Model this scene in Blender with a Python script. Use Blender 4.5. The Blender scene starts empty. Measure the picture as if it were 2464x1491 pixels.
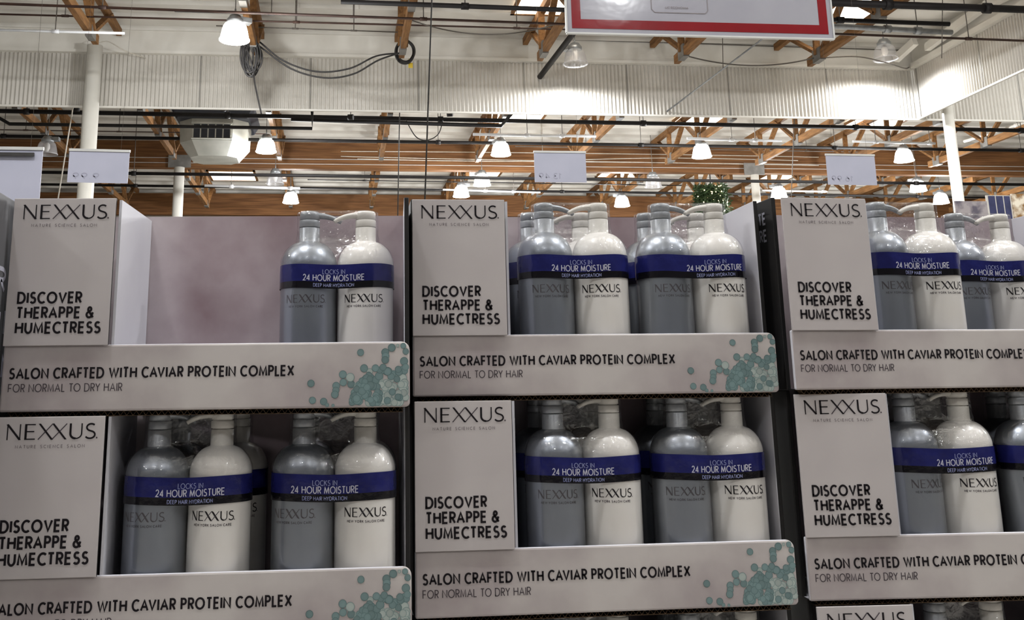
import bpy, bmesh, math, random
from mathutils import Vector, Matrix

# ------------------------------------------------------------------ camera
W_PX, H_PX = 2464.0, 1491.0
F_PX, PX, PY = 2498.32, 1073.69, 366.865       # focal length and principal point of the (cropped) photograph
PITCH, ROLL, YAW = 0.22548, -0.01287, 0.10767
HC = 1.39                                       # camera height above the floor
scene = bpy.context.scene
COL = scene.collection

def mat3(rows): return Matrix(rows)
_cy, _sy, _cp, _sp, _cr, _sr = math.cos(YAW), math.sin(YAW), math.cos(PITCH), math.sin(PITCH), math.cos(ROLL), math.sin(ROLL)
R_CAM = (mat3(((_cr, -_sr, 0), (_sr, _cr, 0), (0, 0, 1))) @ mat3(((1, 0, 0), (0, 0, -1), (0, 1, 0)))
         @ mat3(((1, 0, 0), (0, _cp, _sp), (0, -_sp, _cp))) @ mat3(((_cy, -_sy, 0), (_sy, _cy, 0), (0, 0, 1))))
cam_d = bpy.data.cameras.new('camera')
cam = bpy.data.objects.new('camera', cam_d); COL.objects.link(cam)
cam_d.sensor_fit = 'HORIZONTAL'; cam_d.sensor_width = 36.0
cam_d.lens = F_PX * 36.0 / W_PX
cam_d.shift_x = (W_PX / 2 - PX) / W_PX
cam_d.shift_y = (PY - H_PX / 2) / W_PX
cam_d.clip_start = 0.05; cam_d.clip_end = 200
RT = R_CAM.transposed()
m = Matrix((RT.col[0], -RT.col[1], -RT.col[2])).transposed().to_4x4()
m.translation = Vector((0, 0, HC))
cam.matrix_world = m
scene.camera = cam

def ray(x, y): return RT @ Vector(((x - PX) / F_PX, (y - PY) / F_PX, 1.0))
def at(x, y, Y):
    d = ray(x, y); d = d * (Y / d.y); return Vector((d.x, d.y, d.z + HC))
def atz(x, y, z):                # z is height above the camera
    d = ray(x, y); d = d * (z / d.z); return Vector((d.x, d.y, d.z + HC))

# ------------------------------------------------------------------ exposure, world and the store's lighting
scene.view_settings.view_transform = 'Standard'
scene.view_settings.look = 'None'
scene.view_settings.gamma = 1.0
scene.view_settings.use_curve_mapping = False
scene.view_settings.exposure = -0.1
world = bpy.data.worlds.new('store_air'); scene.world = world
world.use_nodes = True
bg = world.node_tree.nodes['Background']
bg.inputs[0].default_value = (1.0, 0.98, 0.96, 1); bg.inputs[1].default_value = 0.09

def point_light(name, loc, power, color=(0.98, 0.99, 1.0), radius=0.16):
    l = bpy.data.lights.new(name, 'POINT'); l.energy = power; l.color = color; l.shadow_soft_size = radius
    o = bpy.data.objects.new(name, l); o.location = loc; COL.objects.link(o); return o
LAMP_POWER = 430.0
# lamps of the same ceiling grid over the aisle and behind the photographer
for gx in (-6.0, -1.4, 3.4, 7.8):
    for gy, k in ((7.6, 0.36), (0.7, 0.95), (-5.5, 0.33)):
        point_light('aisle_lamp_light', (gx, gy, HC + 4.85), LAMP_POWER * k)

for gx, gy in ((12.6, 13.6), (12.6, 8.0)): point_light('wall_fill_light', (gx, gy, HC + 4.7), LAMP_POWER * 0.8)  # added fill lights without fixtures, brightening the curtain wall past the corner

# ------------------------------------------------------------------ materials
MATS = {}
def srgb(r, g, b):
    f = lambda c: c / 12.92 if c <= 0.04045 else ((c + 0.055) / 1.055) ** 2.4
    return (f(r / 255.0), f(g / 255.0), f(b / 255.0), 1.0)
def mat(name, c, rough=0.5, metal=0.0, spec=0.5, c2=None, scale=8.0, detail=3.0, bump=0.0, bscale=60.0, coat=0.0, stretch=None, lo=0.35, hi=0.65):
    ma = bpy.data.materials.new(name); ma.use_nodes = True
    nt = ma.node_tree; b = nt.nodes['Principled BSDF']
    b.inputs['Base Color'].default_value = c
    b.inputs['Roughness'].default_value = rough; b.inputs['Metallic'].default_value = metal
    b.inputs['Specular IOR Level'].default_value = spec; b.inputs['Coat Weight'].default_value = coat
    tc = nt.nodes.new('ShaderNodeTexCoord')
    vec = tc.outputs['Object']
    if stretch:
        mp = nt.nodes.new('ShaderNodeMapping'); mp.inputs['Scale'].default_value = stretch
        nt.links.new(vec, mp.inputs[0]); vec = mp.outputs[0]
    if c2 is not None:
        n = nt.nodes.new('ShaderNodeTexNoise'); n.inputs['Scale'].default_value = scale; n.inputs['Detail'].default_value = detail
        nt.links.new(vec, n.inputs['Vector'])
        r = nt.nodes.new('ShaderNodeValToRGB')
        r.color_ramp.elements[0].position = lo; r.color_ramp.elements[1].position = hi
        r.color_ramp.elements[0].color = c; r.color_ramp.elements[1].color = c2
        nt.links.new(n.outputs['Fac'], r.inputs[0]); nt.links.new(r.outputs[0], b.inputs['Base Color'])
    if bump:
        n2 = nt.nodes.new('ShaderNodeTexNoise'); n2.inputs['Scale'].default_value = bscale; n2.inputs['Detail'].default_value = 3
        nt.links.new(vec, n2.inputs['Vector'])
        bp = nt.nodes.new('ShaderNodeBump'); bp.inputs['Strength'].default_value = bump; bp.inputs['Distance'].default_value = 0.01
        nt.links.new(n2.outputs['Fac'], bp.inputs['Height']); nt.links.new(bp.outputs[0], b.inputs['Normal'])
    MATS[name] = ma; return ma
def emit(name, c, strength):
    ma = bpy.data.materials.new(name); ma.use_nodes = True
    nt = ma.node_tree; b = nt.nodes['Principled BSDF']
    b.inputs['Base Color'].default_value = c
    b.inputs['Emission Color'].default_value = c; b.inputs['Emission Strength'].default_value = strength
    MATS[name] = ma; return ma

mat('board_print', srgb(152, 141, 143), 0.42, spec=0.4, c2=srgb(190, 184, 182), scale=5.5, detail=5)
mat('board_panel', srgb(174, 167, 168), 0.45, spec=0.35, c2=srgb(188, 182, 182), scale=4.0)
mat('back_print', srgb(138, 118, 124), 0.4, spec=0.4, c2=srgb(196, 186, 190), scale=6.0, detail=5, lo=0.3, hi=0.72)
mat('board_white', srgb(196, 195, 204), 0.55, spec=0.3, c2=srgb(206, 205, 212), scale=5)
mat('board_black', srgb(22, 21, 22), 0.5, spec=0.35, c2=srgb(30, 28, 28), scale=20)
mat('kraft', srgb(100, 82, 64), 0.9, spec=0.1, c2=srgb(80, 64, 50), scale=60)
mat('ink', srgb(20, 15, 20), 0.6, spec=0.2, c2=srgb(26, 21, 26), scale=30)
mat('ink_grey', srgb(120, 112, 114), 0.5, c2=srgb(128, 120, 122), scale=30)
mat('ink_medium', srgb(60, 53, 58), 0.55, spec=0.3, c2=srgb(74, 66, 72), scale=30)
mat('ink_white', srgb(186, 186, 200), 0.4, c2=srgb(178, 178, 194), scale=60)
mat('ink_pale', srgb(120, 126, 170), 0.4, c2=srgb(140, 146, 186), scale=60)
mat('ink_logo', srgb(84, 80, 84), 0.4, c2=srgb(70, 66, 70), scale=60)
mat('silver_plastic', srgb(148, 153, 162), 0.36, metal=0.85, c2=srgb(156, 162, 169), scale=12, coat=0.2)
mat('pearl_plastic', srgb(226, 222, 216), 0.34, c2=srgb(232, 229, 224), scale=12, coat=0.3)
mat('cap_white', srgb(214, 210, 202), 0.38, c2=srgb(222, 218, 210), scale=14)
mat('cap_silver', srgb(150, 154, 158), 0.36, metal=0.4, c2=srgb(160, 163, 167), scale=14)
mat('band_blue', srgb(26, 28, 82), 0.16, spec=0.45, c2=srgb(32, 35, 94), scale=40, bump=0.12, bscale=70)
mat('band_black', srgb(12, 11, 16), 0.14, spec=0.5, c2=srgb(18, 16, 22), scale=40, bump=0.08, bscale=70)
mat('fascia_white', srgb(206, 202, 194), 0.45, c2=srgb(190, 186, 177), scale=1.2, detail=6)
mat('white_paint', srgb(226, 223, 215), 0.5, c2=srgb(212, 208, 199), scale=1.5, detail=5)
mat('deck_white', srgb(220, 217, 210), 0.6, c2=srgb(196, 192, 184), scale=0.8, detail=6)
mat('column_white', srgb(232, 229, 220), 0.4, c2=srgb(224, 221, 212), scale=3)
mat('truss_wood', srgb(140, 102, 63), 0.7, spec=0.2, c2=srgb(106, 74, 44), scale=3.0, detail=6, stretch=(8, 1, 8))
mat('girder_wood', srgb(126, 88, 54), 0.65, spec=0.2, c2=srgb(96, 64, 38), scale=2.5, detail=6, stretch=(0.5, 4, 9))
mat('plate_grey', srgb(128, 126, 122), 0.5, metal=0.3, c2=srgb(108, 106, 102), scale=6)
mat('pipe_black', srgb(20, 18, 18), 0.6, spec=0.3, c2=srgb(28, 25, 25), scale=4)
mat('pipe_rust', srgb(78, 54, 44), 0.6, c2=srgb(60, 42, 36), scale=4)
mat('pipe_white', srgb(205, 205, 202), 0.35, metal=0.2, c2=srgb(190, 190, 188), scale=4)
mat('galvanised', srgb(170, 174, 176), 0.35, metal=0.7, c2=srgb(150, 153, 156), scale=10)
mat('cable_black', srgb(36, 34, 34), 0.6, c2=srgb(46, 44, 43), scale=20)
mat('cable_white', srgb(206, 200, 188), 0.6, c2=srgb(190, 184, 172), scale=20)
mat('cable_grey', srgb(104, 98, 90), 0.6, c2=srgb(92, 86, 80), scale=20)
mat('sign_paper', srgb(172, 173, 190), 0.4, c2=srgb(165, 167, 184), scale=4)
mat('sign_gloss', srgb(158, 157, 165), 0.10, spec=0.6, c2=srgb(152, 151, 160), scale=6, bump=0.05, bscale=9)
mat('sign_red', srgb(128, 20, 30), 0.10, spec=0.6, c2=srgb(120, 18, 27), scale=6, bump=0.05, bscale=9)
mat('sign_ghost', srgb(146, 147, 164), 0.5, c2=srgb(152, 152, 169), scale=30)
mat('heater_white', srgb(186, 186, 178), 0.5, c2=srgb(166, 166, 158), scale=3)
mat('grille_dark', srgb(32, 36, 46), 0.5, c2=srgb(40, 44, 54), scale=10)
mat('charcoal_board', srgb(84, 84, 88), 0.6, c2=srgb(92, 92, 96), scale=8)
mat('floor_concrete', srgb(186, 182, 176), 0.45, c2=srgb(166, 162, 156), scale=0.9, detail=6)
mat('wall_grey', srgb(150, 148, 142), 0.7, c2=srgb(140, 138, 132), scale=0.6)
mat('pallet_wood', srgb(140, 112, 78), 0.85, c2=srgb(112, 88, 60), scale=4, stretch=(1, 8, 8))
mat('foliage', srgb(44, 66, 36), 0.7, c2=srgb(62, 82, 46), scale=25)
mat('navy_print', srgb(42, 46, 86), 0.4, c2=srgb(58, 62, 104), scale=10)
mat('yellow_tag', srgb(196, 168, 44), 0.5, c2=srgb(184, 156, 40), scale=20)
mat('banner_print', srgb(170, 162, 164), 0.5, c2=srgb(96, 90, 104), scale=5, lo=0.45, hi=0.6)
emit('lamp_glow', (1.0, 0.96, 0.89, 1), 15.0)
emit('skylight_glow', (1.0, 0.9, 0.76, 1), 5.0)
emit('fairy_glow', (1.0, 0.82, 0.45, 1), 6.0)
mat('pipe_bright', srgb(236, 238, 240), 0.3, c2=srgb(226, 228, 232), scale=4)
mat('gold_sparkle', srgb(150, 110, 60), 0.35, c2=srgb(250, 240, 220), scale=9, lo=0.4, hi=0.6)  # sparkle painted into the colour as gold and white noise, no emission

def film_material(name, haze, base, edge, rough, bump, bscale):
    ma = bpy.data.materials.new(name); ma.use_nodes = True
    nt = ma.node_tree; nt.nodes.clear()
    out = nt.nodes.new('ShaderNodeOutputMaterial')
    tr = nt.nodes.new('ShaderNodeBsdfTransparent'); tr.inputs[0].default_value = (0.96, 0.96, 0.97, 1)
    gl = nt.nodes.new('ShaderNodeBsdfGlossy'); gl.inputs['Roughness'].default_value = rough
    df = nt.nodes.new('ShaderNodeBsdfDiffuse'); df.inputs[0].default_value = (0.8, 0.8, 0.82, 1)
    lw = nt.nodes.new('ShaderNodeLayerWeight'); lw.inputs['Blend'].default_value = 0.35
    mr = nt.nodes.new('ShaderNodeMapRange'); mr.inputs['To Min'].default_value = base; mr.inputs['To Max'].default_value = edge
    nt.links.new(lw.outputs['Facing'], mr.inputs['Value'])
    m1 = nt.nodes.new('ShaderNodeMixShader'); m1.inputs[0].default_value = haze
    nt.links.new(tr.outputs[0], m1.inputs[1]); nt.links.new(df.outputs[0], m1.inputs[2])
    m2 = nt.nodes.new('ShaderNodeMixShader')
    nt.links.new(mr.outputs[0], m2.inputs[0]); nt.links.new(m1.outputs[0], m2.inputs[1]); nt.links.new(gl.outputs[0], m2.inputs[2])
    tc = nt.nodes.new('ShaderNodeTexCoord'); n = nt.nodes.new('ShaderNodeTexNoise')
    n.inputs['Scale'].default_value = bscale; n.inputs['Detail'].default_value = 3; n.inputs['Distortion'].default_value = 1.2
    nt.links.new(tc.outputs['Object'], n.inputs['Vector'])
    bp = nt.nodes.new('ShaderNodeBump'); bp.inputs['Strength'].default_value = bump; bp.inputs['Distance'].default_value = 0.01
    nt.links.new(n.outputs['Fac'], bp.inputs['Height'])
    nt.links.new(bp.outputs[0], gl.inputs['Normal'])
    nt.links.new(m2.outputs[0], out.inputs[0])
    MATS[name] = ma
film_material('shrink_film', 0.006, 0.05, 0.34, 0.04, 0.55, 38)
film_material('film_smooth', 0.0, 0.035, 0.20, 0.06, 0.08, 20)
film_material('lamp_glass', 0.22, 0.06, 0.35, 0.25, 0.1, 20)

def bubble_material():
    ma = bpy.data.materials.new('bubble_ink'); ma.use_nodes = True
    nt = ma.node_tree; b = nt.nodes['Principled BSDF']; b.inputs['Roughness'].default_value = 0.45
    a = nt.nodes.new('ShaderNodeAttribute'); a.attribute_name = 'print_ink'
    nt.links.new(a.outputs['Color'], b.inputs['Base Color'])
    MATS['bubble_ink'] = ma
bubble_material()

# ------------------------------------------------------------------ mesh helpers
class MB:
    def __init__(s): s.v = []; s.f = []; s.mi = []; s.sm = []; s.mats = []
    def m(s, name):
        if name not in s.mats: s.mats.append(name)
        return s.mats.index(name)
    def quad(s, pts, mt, smooth=False):
        i = len(s.v); s.v += [tuple(p) for p in pts]
        s.f.append(tuple(range(i, i + len(pts)))); s.mi.append(s.m(mt)); s.sm.append(smooth)
    def box(s, lo, hi, mt, faces=None, M=None):
        x0, y0, z0 = lo; x1, y1, z1 = hi
        p = [Vector(q) for q in ((x0, y0, z0), (x1, y0, z0), (x1, y1, z0), (x0, y1, z0), (x0, y0, z1), (x1, y0, z1), (x1, y1, z1), (x0, y1, z1))]
        if M: p = [M @ q for q in p]
        i = len(s.v); s.v += [tuple(q) for q in p]
        names = ('bottom', 'top', 'front', 'right', 'back', 'left')
        for n, fc in zip(names, ((3, 2, 1, 0), (4, 5, 6, 7), (0, 1, 5, 4), (1, 2, 6, 5), (2, 3, 7, 6), (3, 0, 4, 7))):
            s.f.append(tuple(i + k for k in fc)); s.mi.append(s.m((faces or {}).get(n, mt))); s.sm.append(False)
    def beam(s, a, b, w, h, mt, up=(0, 0, 1)):
        a, b = Vector(a), Vector(b); d = b - a; L = d.length; d.normalize()
        u = Vector(up)
        if abs(d.dot(u)) > 0.99: u = Vector((1, 0, 0))
        sx = d.cross(u).normalized(); uz = sx.cross(d).normalized()
        M = Matrix((sx, d, uz)).transposed().to_4x4(); M.translation = a
        s.box((-w / 2, 0, -h / 2), (w / 2, L, h / 2), mt, M=M)
    def rings(s, rings, mt, close0=False, close1=False, cyc=True, smooth=True):
        n = len(rings[0]); base = len(s.v)
        for r in rings: s.v += [tuple(p) for p in r]
        k = s.m(mt)
        for i in range(len(rings) - 1):
            for j in range(n if cyc else n - 1):
                a = base + i * n + j; b = base + i * n + (j + 1) % n
                s.f.append((a, b, b + n, a + n)); s.mi.append(k); s.sm.append(smooth)
        if close0: s.f.append(tuple(base + j for j in reversed(range(n)))); s.mi.append(k); s.sm.append(False)
        if close1: s.f.append(tuple(base + (len(rings) - 1) * n + j for j in range(n))); s.mi.append(k); s.sm.append(False)
    def lathe(s, prof, mt, n=32, c=(0, 0, 0), close0=True, close1=True):
        rr = [[(c[0] + r * math.cos(2 * math.pi * k / n), c[1] + r * math.sin(2 * math.pi * k / n), c[2] + z) for k in range(n)] for r, z in prof]
        s.rings(rr, mt, close0, close1)
    def tube(s, pts, rad, mt, n=8, flat=1.0):
        pts = [Vector(p) for p in pts]
        rr = []; prev = None
        for i, p in enumerate(pts):
            t = (pts[min(i + 1, len(pts) - 1)] - pts[max(i - 1, 0)]).normalized()
            if prev is None:
                u = Vector((0, 0, 1)) if abs(t.z) < 0.9 else Vector((1, 0, 0))
                prev = (u - t * u.dot(t)).normalized()
            else: prev = (prev - t * prev.dot(t)).normalized()
            bn = t.cross(prev)
            r = rad[i] if isinstance(rad, (list, tuple)) else rad
            rr.append([p + prev * (r * flat * math.cos(2 * math.pi * k / n)) + bn * (r * math.sin(2 * math.pi * k / n)) for k in range(n)])
        s.rings(rr, mt, True, True)
    def build(s, name, parent=None, bevel=0.0, loc=None):
        me = bpy.data.meshes.new(name)
        me.from_pydata(s.v, [], s.f)
        for n in s.mats: me.materials.append(MATS[n])
        me.polygons.foreach_set('material_index', s.mi); me.polygons.foreach_set('use_smooth', s.sm)
        me.update()
        if bevel:                                # weld shared edges so that they can be rounded
            bm = bmesh.new(); bm.from_mesh(me); bmesh.ops.remove_doubles(bm, verts=bm.verts, dist=1e-5); bm.to_mesh(me); bm.free()
        o = bpy.data.objects.new(name, me); COL.objects.link(o)
        if parent: o.parent = parent
        if loc is not None: o.location = loc
        if bevel:
            b = o.modifiers.new('bevel', 'BEVEL'); b.width = bevel; b.segments = 2; b.limit_method = 'ANGLE'
        return o
def tag(o, label, cat, group=None, kind=None):
    if label: o['label'] = label
    if cat: o['category'] = cat
    if group: o['group'] = group
    if kind: o['kind'] = kind
    return o
def empty(name, loc=(0, 0, 0), rz=0.0):
    o = bpy.data.objects.new(name, None); o.location = loc; o.rotation_euler = (0, 0, rz); o.empty_display_size = 0.1
    COL.objects.link(o); return o
def copy_tree(o, parent=None):
    c = o.copy(); COL.objects.link(c)
    if parent: c.parent = parent
    for ch in list(o.children): copy_tree(ch, c)
    return c
def structure(o): o['kind'] = 'structure'; return o

# ------------------------------------------------------------------ stroke lettering (geometric sans, and the contrast logo)
def arc(cx, cy, rx, ry, a0, a1, n=14):
    return [(cx + rx * math.cos(math.radians(a0 + (a1 - a0) * k / n)), cy + ry * math.sin(math.radians(a0 + (a1 - a0) * k / n))) for k in range(n + 1)]
GL = {   # width, strokes in the unit square
 'A': (0.80, [[(0, 0), (0.5, 1), (1, 0)], [(0.19, 0.34), (0.81, 0.34)]]),
 'C': (0.74, [arc(0.6, 0.5, 0.6, 0.5, 48, 312, 22)]),
 'D': (0.74, [[(0, 0), (0, 1)] + arc(0.38, 0.5, 0.62, 0.5, 90, -90, 16) + [(0, 0), (0, 0.2)]]),
 'E': (0.52, [[(1, 1), (0, 1), (0, 0), (1, 0)], [(0, 0.52), (0.92, 0.52)]]),
 'F': (0.50, [[(1, 1), (0, 1), (0, 0)], [(0, 0.5), (0.92, 0.5)]]),
 'H': (0.68, [[(0, 0), (0, 1)], [(1, 0), (1, 1)], [(0, 0.52), (1, 0.52)]]),
 'I': (0.0, [[(0, 0), (0, 1)]]),
 'K': (0.62, [[(0, 0), (0, 1)], [(0.95, 1), (0, 0.45)], [(0.28, 0.6), (1, 0)]]),
 'L': (0.46, [[(0, 1), (0, 0), (1, 0)]]),
 'M': (0.86, [[(0, 0), (0.1, 1), (0.5, 0.1), (0.9, 1), (1, 0)]]),
 'N': (0.72, [[(0, 0), (0, 1), (1, 0), (1, 1)]]),
 'O': (0.98, [arc(0.5, 0.5, 0.5, 0.5, 0, 360, 32)]),
 'P': (0.52, [[(0, 0), (0, 1), (0.5, 1)] + arc(0.5, 0.74, 0.5, 0.26, 90, -90, 12) + [(0.0, 0.48)]]),
 'R': (0.54, [[(0, 0), (0, 1), (0.5, 1)] + arc(0.5, 0.74, 0.5, 0.26, 90, -90, 12) + [(0.0, 0.48)], [(0.42, 0.48), (1, 0)]]),
 'S': (0.52, [arc(0.52, 0.755, 0.44, 0.245, 35, 250, 14) + arc(0.48, 0.26, 0.52, 0.26, 75, -150, 16)]),
 'T': (0.58, [[(0, 1), (1, 1)], [(0.5, 0), (0.5, 1)]]),
 'U': (0.64, [[(0, 1), (0, 0.4)] + arc(0.5, 0.4, 0.5, 0.4, 180, 360, 16) + [(1, 1)]]),
 'V': (0.76, [[(0, 1), (0.5, 0), (1, 1)]]),
 'W': (1.10, [[(0, 1), (0.27, 0), (0.5, 0.95), (0.73, 0), (1, 1)]]),
 'X': (0.68, [[(0, 1), (1, 0)], [(0, 0), (1, 1)]]),
 'Y': (0.66, [[(0, 1), (0.5, 0.48), (1, 1)], [(0.5, 0.48), (0.5, 0)]]),
 '1': (0.22, [[(0, 0.78), (1, 1), (1, 0)]]),
 '2': (0.52, [arc(0.5, 0.7, 0.48, 0.3, 165, -25, 14) + [(0, 0), (1, 0)]]),
 '3': (0.50, [arc(0.45, 0.76, 0.45, 0.24, 150, -90, 14), arc(0.45, 0.26, 0.55, 0.26, 90, -150, 14)]),
 '4': (0.58, [[(0.75, 0), (0.75, 1), (0, 0.25), (1, 0.25)]]),
 '6': (0.54, [arc(0.5, 0.32, 0.5, 0.32, 0, 360, 24), [(0.06, 0.42), (0.62, 1)]]),
 '9': (0.54, [arc(0.5, 0.68, 0.5, 0.32, 0, 360, 24), [(0.94, 0.58), (0.38, 0)]]),
 '.': (0.0, [[(0, 0), (0, 0.04)]]),
 '&': (0.72, [[(1, 0), (0.22, 0.72)] + arc(0.46, 0.82, 0.24, 0.18, 205, -60, 12) + arc(0.4, 0.27, 0.4, 0.27, 118, 330, 14) + [(0.98, 0.5)]]),
}
def offset_strip(pts, w):
    # left/right offset lines of a polyline with limited mitres
    n = len(pts); out = []
    for i in range(n):
        p = Vector(pts[i])
        d0 = (p - Vector(pts[i - 1])) if i else None
        d1 = (Vector(pts[i + 1]) - p) if i < n - 1 else None
        if d0 is None: d0 = d1
        if d1 is None: d1 = d0
        d0 = d0.normalized(); d1 = d1.normalized()
        n0 = Vector((-d0.y, d0.x)); n1 = Vector((-d1.y, d1.x))
        mm = n0 + n1
        if mm.length < 1e-4: mm = n0
        mm.normalize()
        k = min(1.0 / max(mm.dot(n0), 0.2), 2.2)
        out.append((p + mm * (w / 2 * k), p - mm * (w / 2 * k)))
    return out
def clean(pl):
    o = [pl[0]]
    for q in pl[1:]:
        if math.hypot(q[0] - o[-1][0], q[1] - o[-1][1]) > 1e-5: o.append(q)
    return o
def resample(pl, step):
    o = [pl[0]]
    for a, b in zip(pl, pl[1:]):
        L = math.hypot(b[0] - a[0], b[1] - a[1]); k = max(1, math.ceil(L / step))
        o += [(a[0] + (b[0] - a[0]) * j / k, a[1] + (b[1] - a[1]) * j / k) for j in range(1, k + 1)]
    return o
def ribbon(mb, pl, w, fn, mt, step=None, clip=None):
    pl = clean(pl)
    if step: pl = resample(pl, step)
    st = offset_strip(pl, w)
    if clip:
        cl = lambda p: Vector((p.x, min(max(p.y, clip[0]), clip[1])))
        st = [(cl(p), cl(q)) for p, q in st]
    for (a0, b0), (a1, b1) in zip(st, st[1:]):
        mb.quad([fn(*b0), fn(*b1), fn(*a1), fn(*a0)], mt)
def text_strokes(text, h, width, t, gap=0.17):
    # strokes of a line of capitals of height h fitted to a width; t is the stroke in units of h
    x = 0.0; out = []; ink = 0.0
    KERN = {'FT': -0.14, 'CT': -0.10, 'AV': -0.16, 'LO': -0.08, 'AF': -0.04, 'TO': -0.08, 'RA': -0.05, 'RY': -0.06, 'TR': -0.02, 'CA': -0.06, 'PR': 0.02, 'LE': -0.06, 'XX': -0.02}
    for i, ch in enumerate(text):
        x += KERN.get(text[i - 1:i + 1], 0.0) if i else 0.0
        if ch == ' ': x += 0.46; continue
        wd, st = GL[ch]
        for pl in st: out.append(([(x + u * wd, v) for u, v in pl]))
        x += wd + gap + t; ink = x - gap - t
    sx = (width / h - t) / max(ink, 1e-6)
    return [[((t / 2 + u * sx) * h, (t / 2 + v * (1 - t)) * h) for u, v in pl] for pl in out]
def write(mb, text, x, z, h, width, t, fn, mt, step=None, gap=0.17):
    for pl in text_strokes(text, h, width, t, gap):
        ribbon(mb, [(x + a, z + b) for a, b in pl], t * h, fn, mt, step, (z - 0.01 * h, z + 1.01 * h))
def logo(mb, x, z, h, width, fn, mt, mt_thin, step=None, dot=True):
    # six capital letters with thick and thin strokes; the two crossed letters interlock
    W = 6.1; s = width / W
    X = lambda u: x + u * s
    Z = lambda v: z + v * h
    P = lambda *q: [(X(a), Z(b)) for a, b in q]
    th, tn = 0.18 * h, 0.075 * h
    rb = lambda pl, w, mm: ribbon(mb, pl, w, fn, mm, step, (z - 0.015 * h, z + 1.015 * h))
    rb(P((0.05, 0), (0.05, 1)), tn, mt); rb(P((0.02, 1.04), (0.92, -0.04)), th, mt); rb(P((0.91, 0), (0.91, 1)), tn, mt)
    rb(P((1.30, 0), (1.30, 1)), th * 0.8, mt); rb(P((1.25, 0.96), (1.95, 0.96)), tn, mt); rb(P((1.25, 0.52), (1.88, 0.52)), tn, mt); rb(P((1.25, 0.04), (1.95, 0.04)), tn, mt)
    rb(P((2.16, 0), (3.12, 1)), tn, mt_thin); rb(P((3.12, 0), (4.10, 1)), tn, mt_thin)
    rb(P((2.22, 1.06), (3.12, -0.06)), th, mt); rb(P((3.14, 1.06), (4.06, -0.06)), th, mt)
    rb(P(*([(4.36, 1), (4.36, 0.36)] + arc(4.75, 0.36, 0.39, 0.32, 180, 270, 8))), th * 0.75, mt)
    rb(P(*(arc(4.75, 0.36, 0.39, 0.32, 270, 360, 8) + [(5.14, 1)])), tn * 1.1, mt)
    rb(P(*(arc(5.78, 0.74, 0.30, 0.22, 40, 250, 12) + arc(5.72, 0.27, 0.34, 0.235, 78, -150, 14))), th * 0.62, mt)
    if dot: rb(P((6.2, 0.02), (6.2, 0.12)), 0.09 * h, mt_thin)

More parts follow.
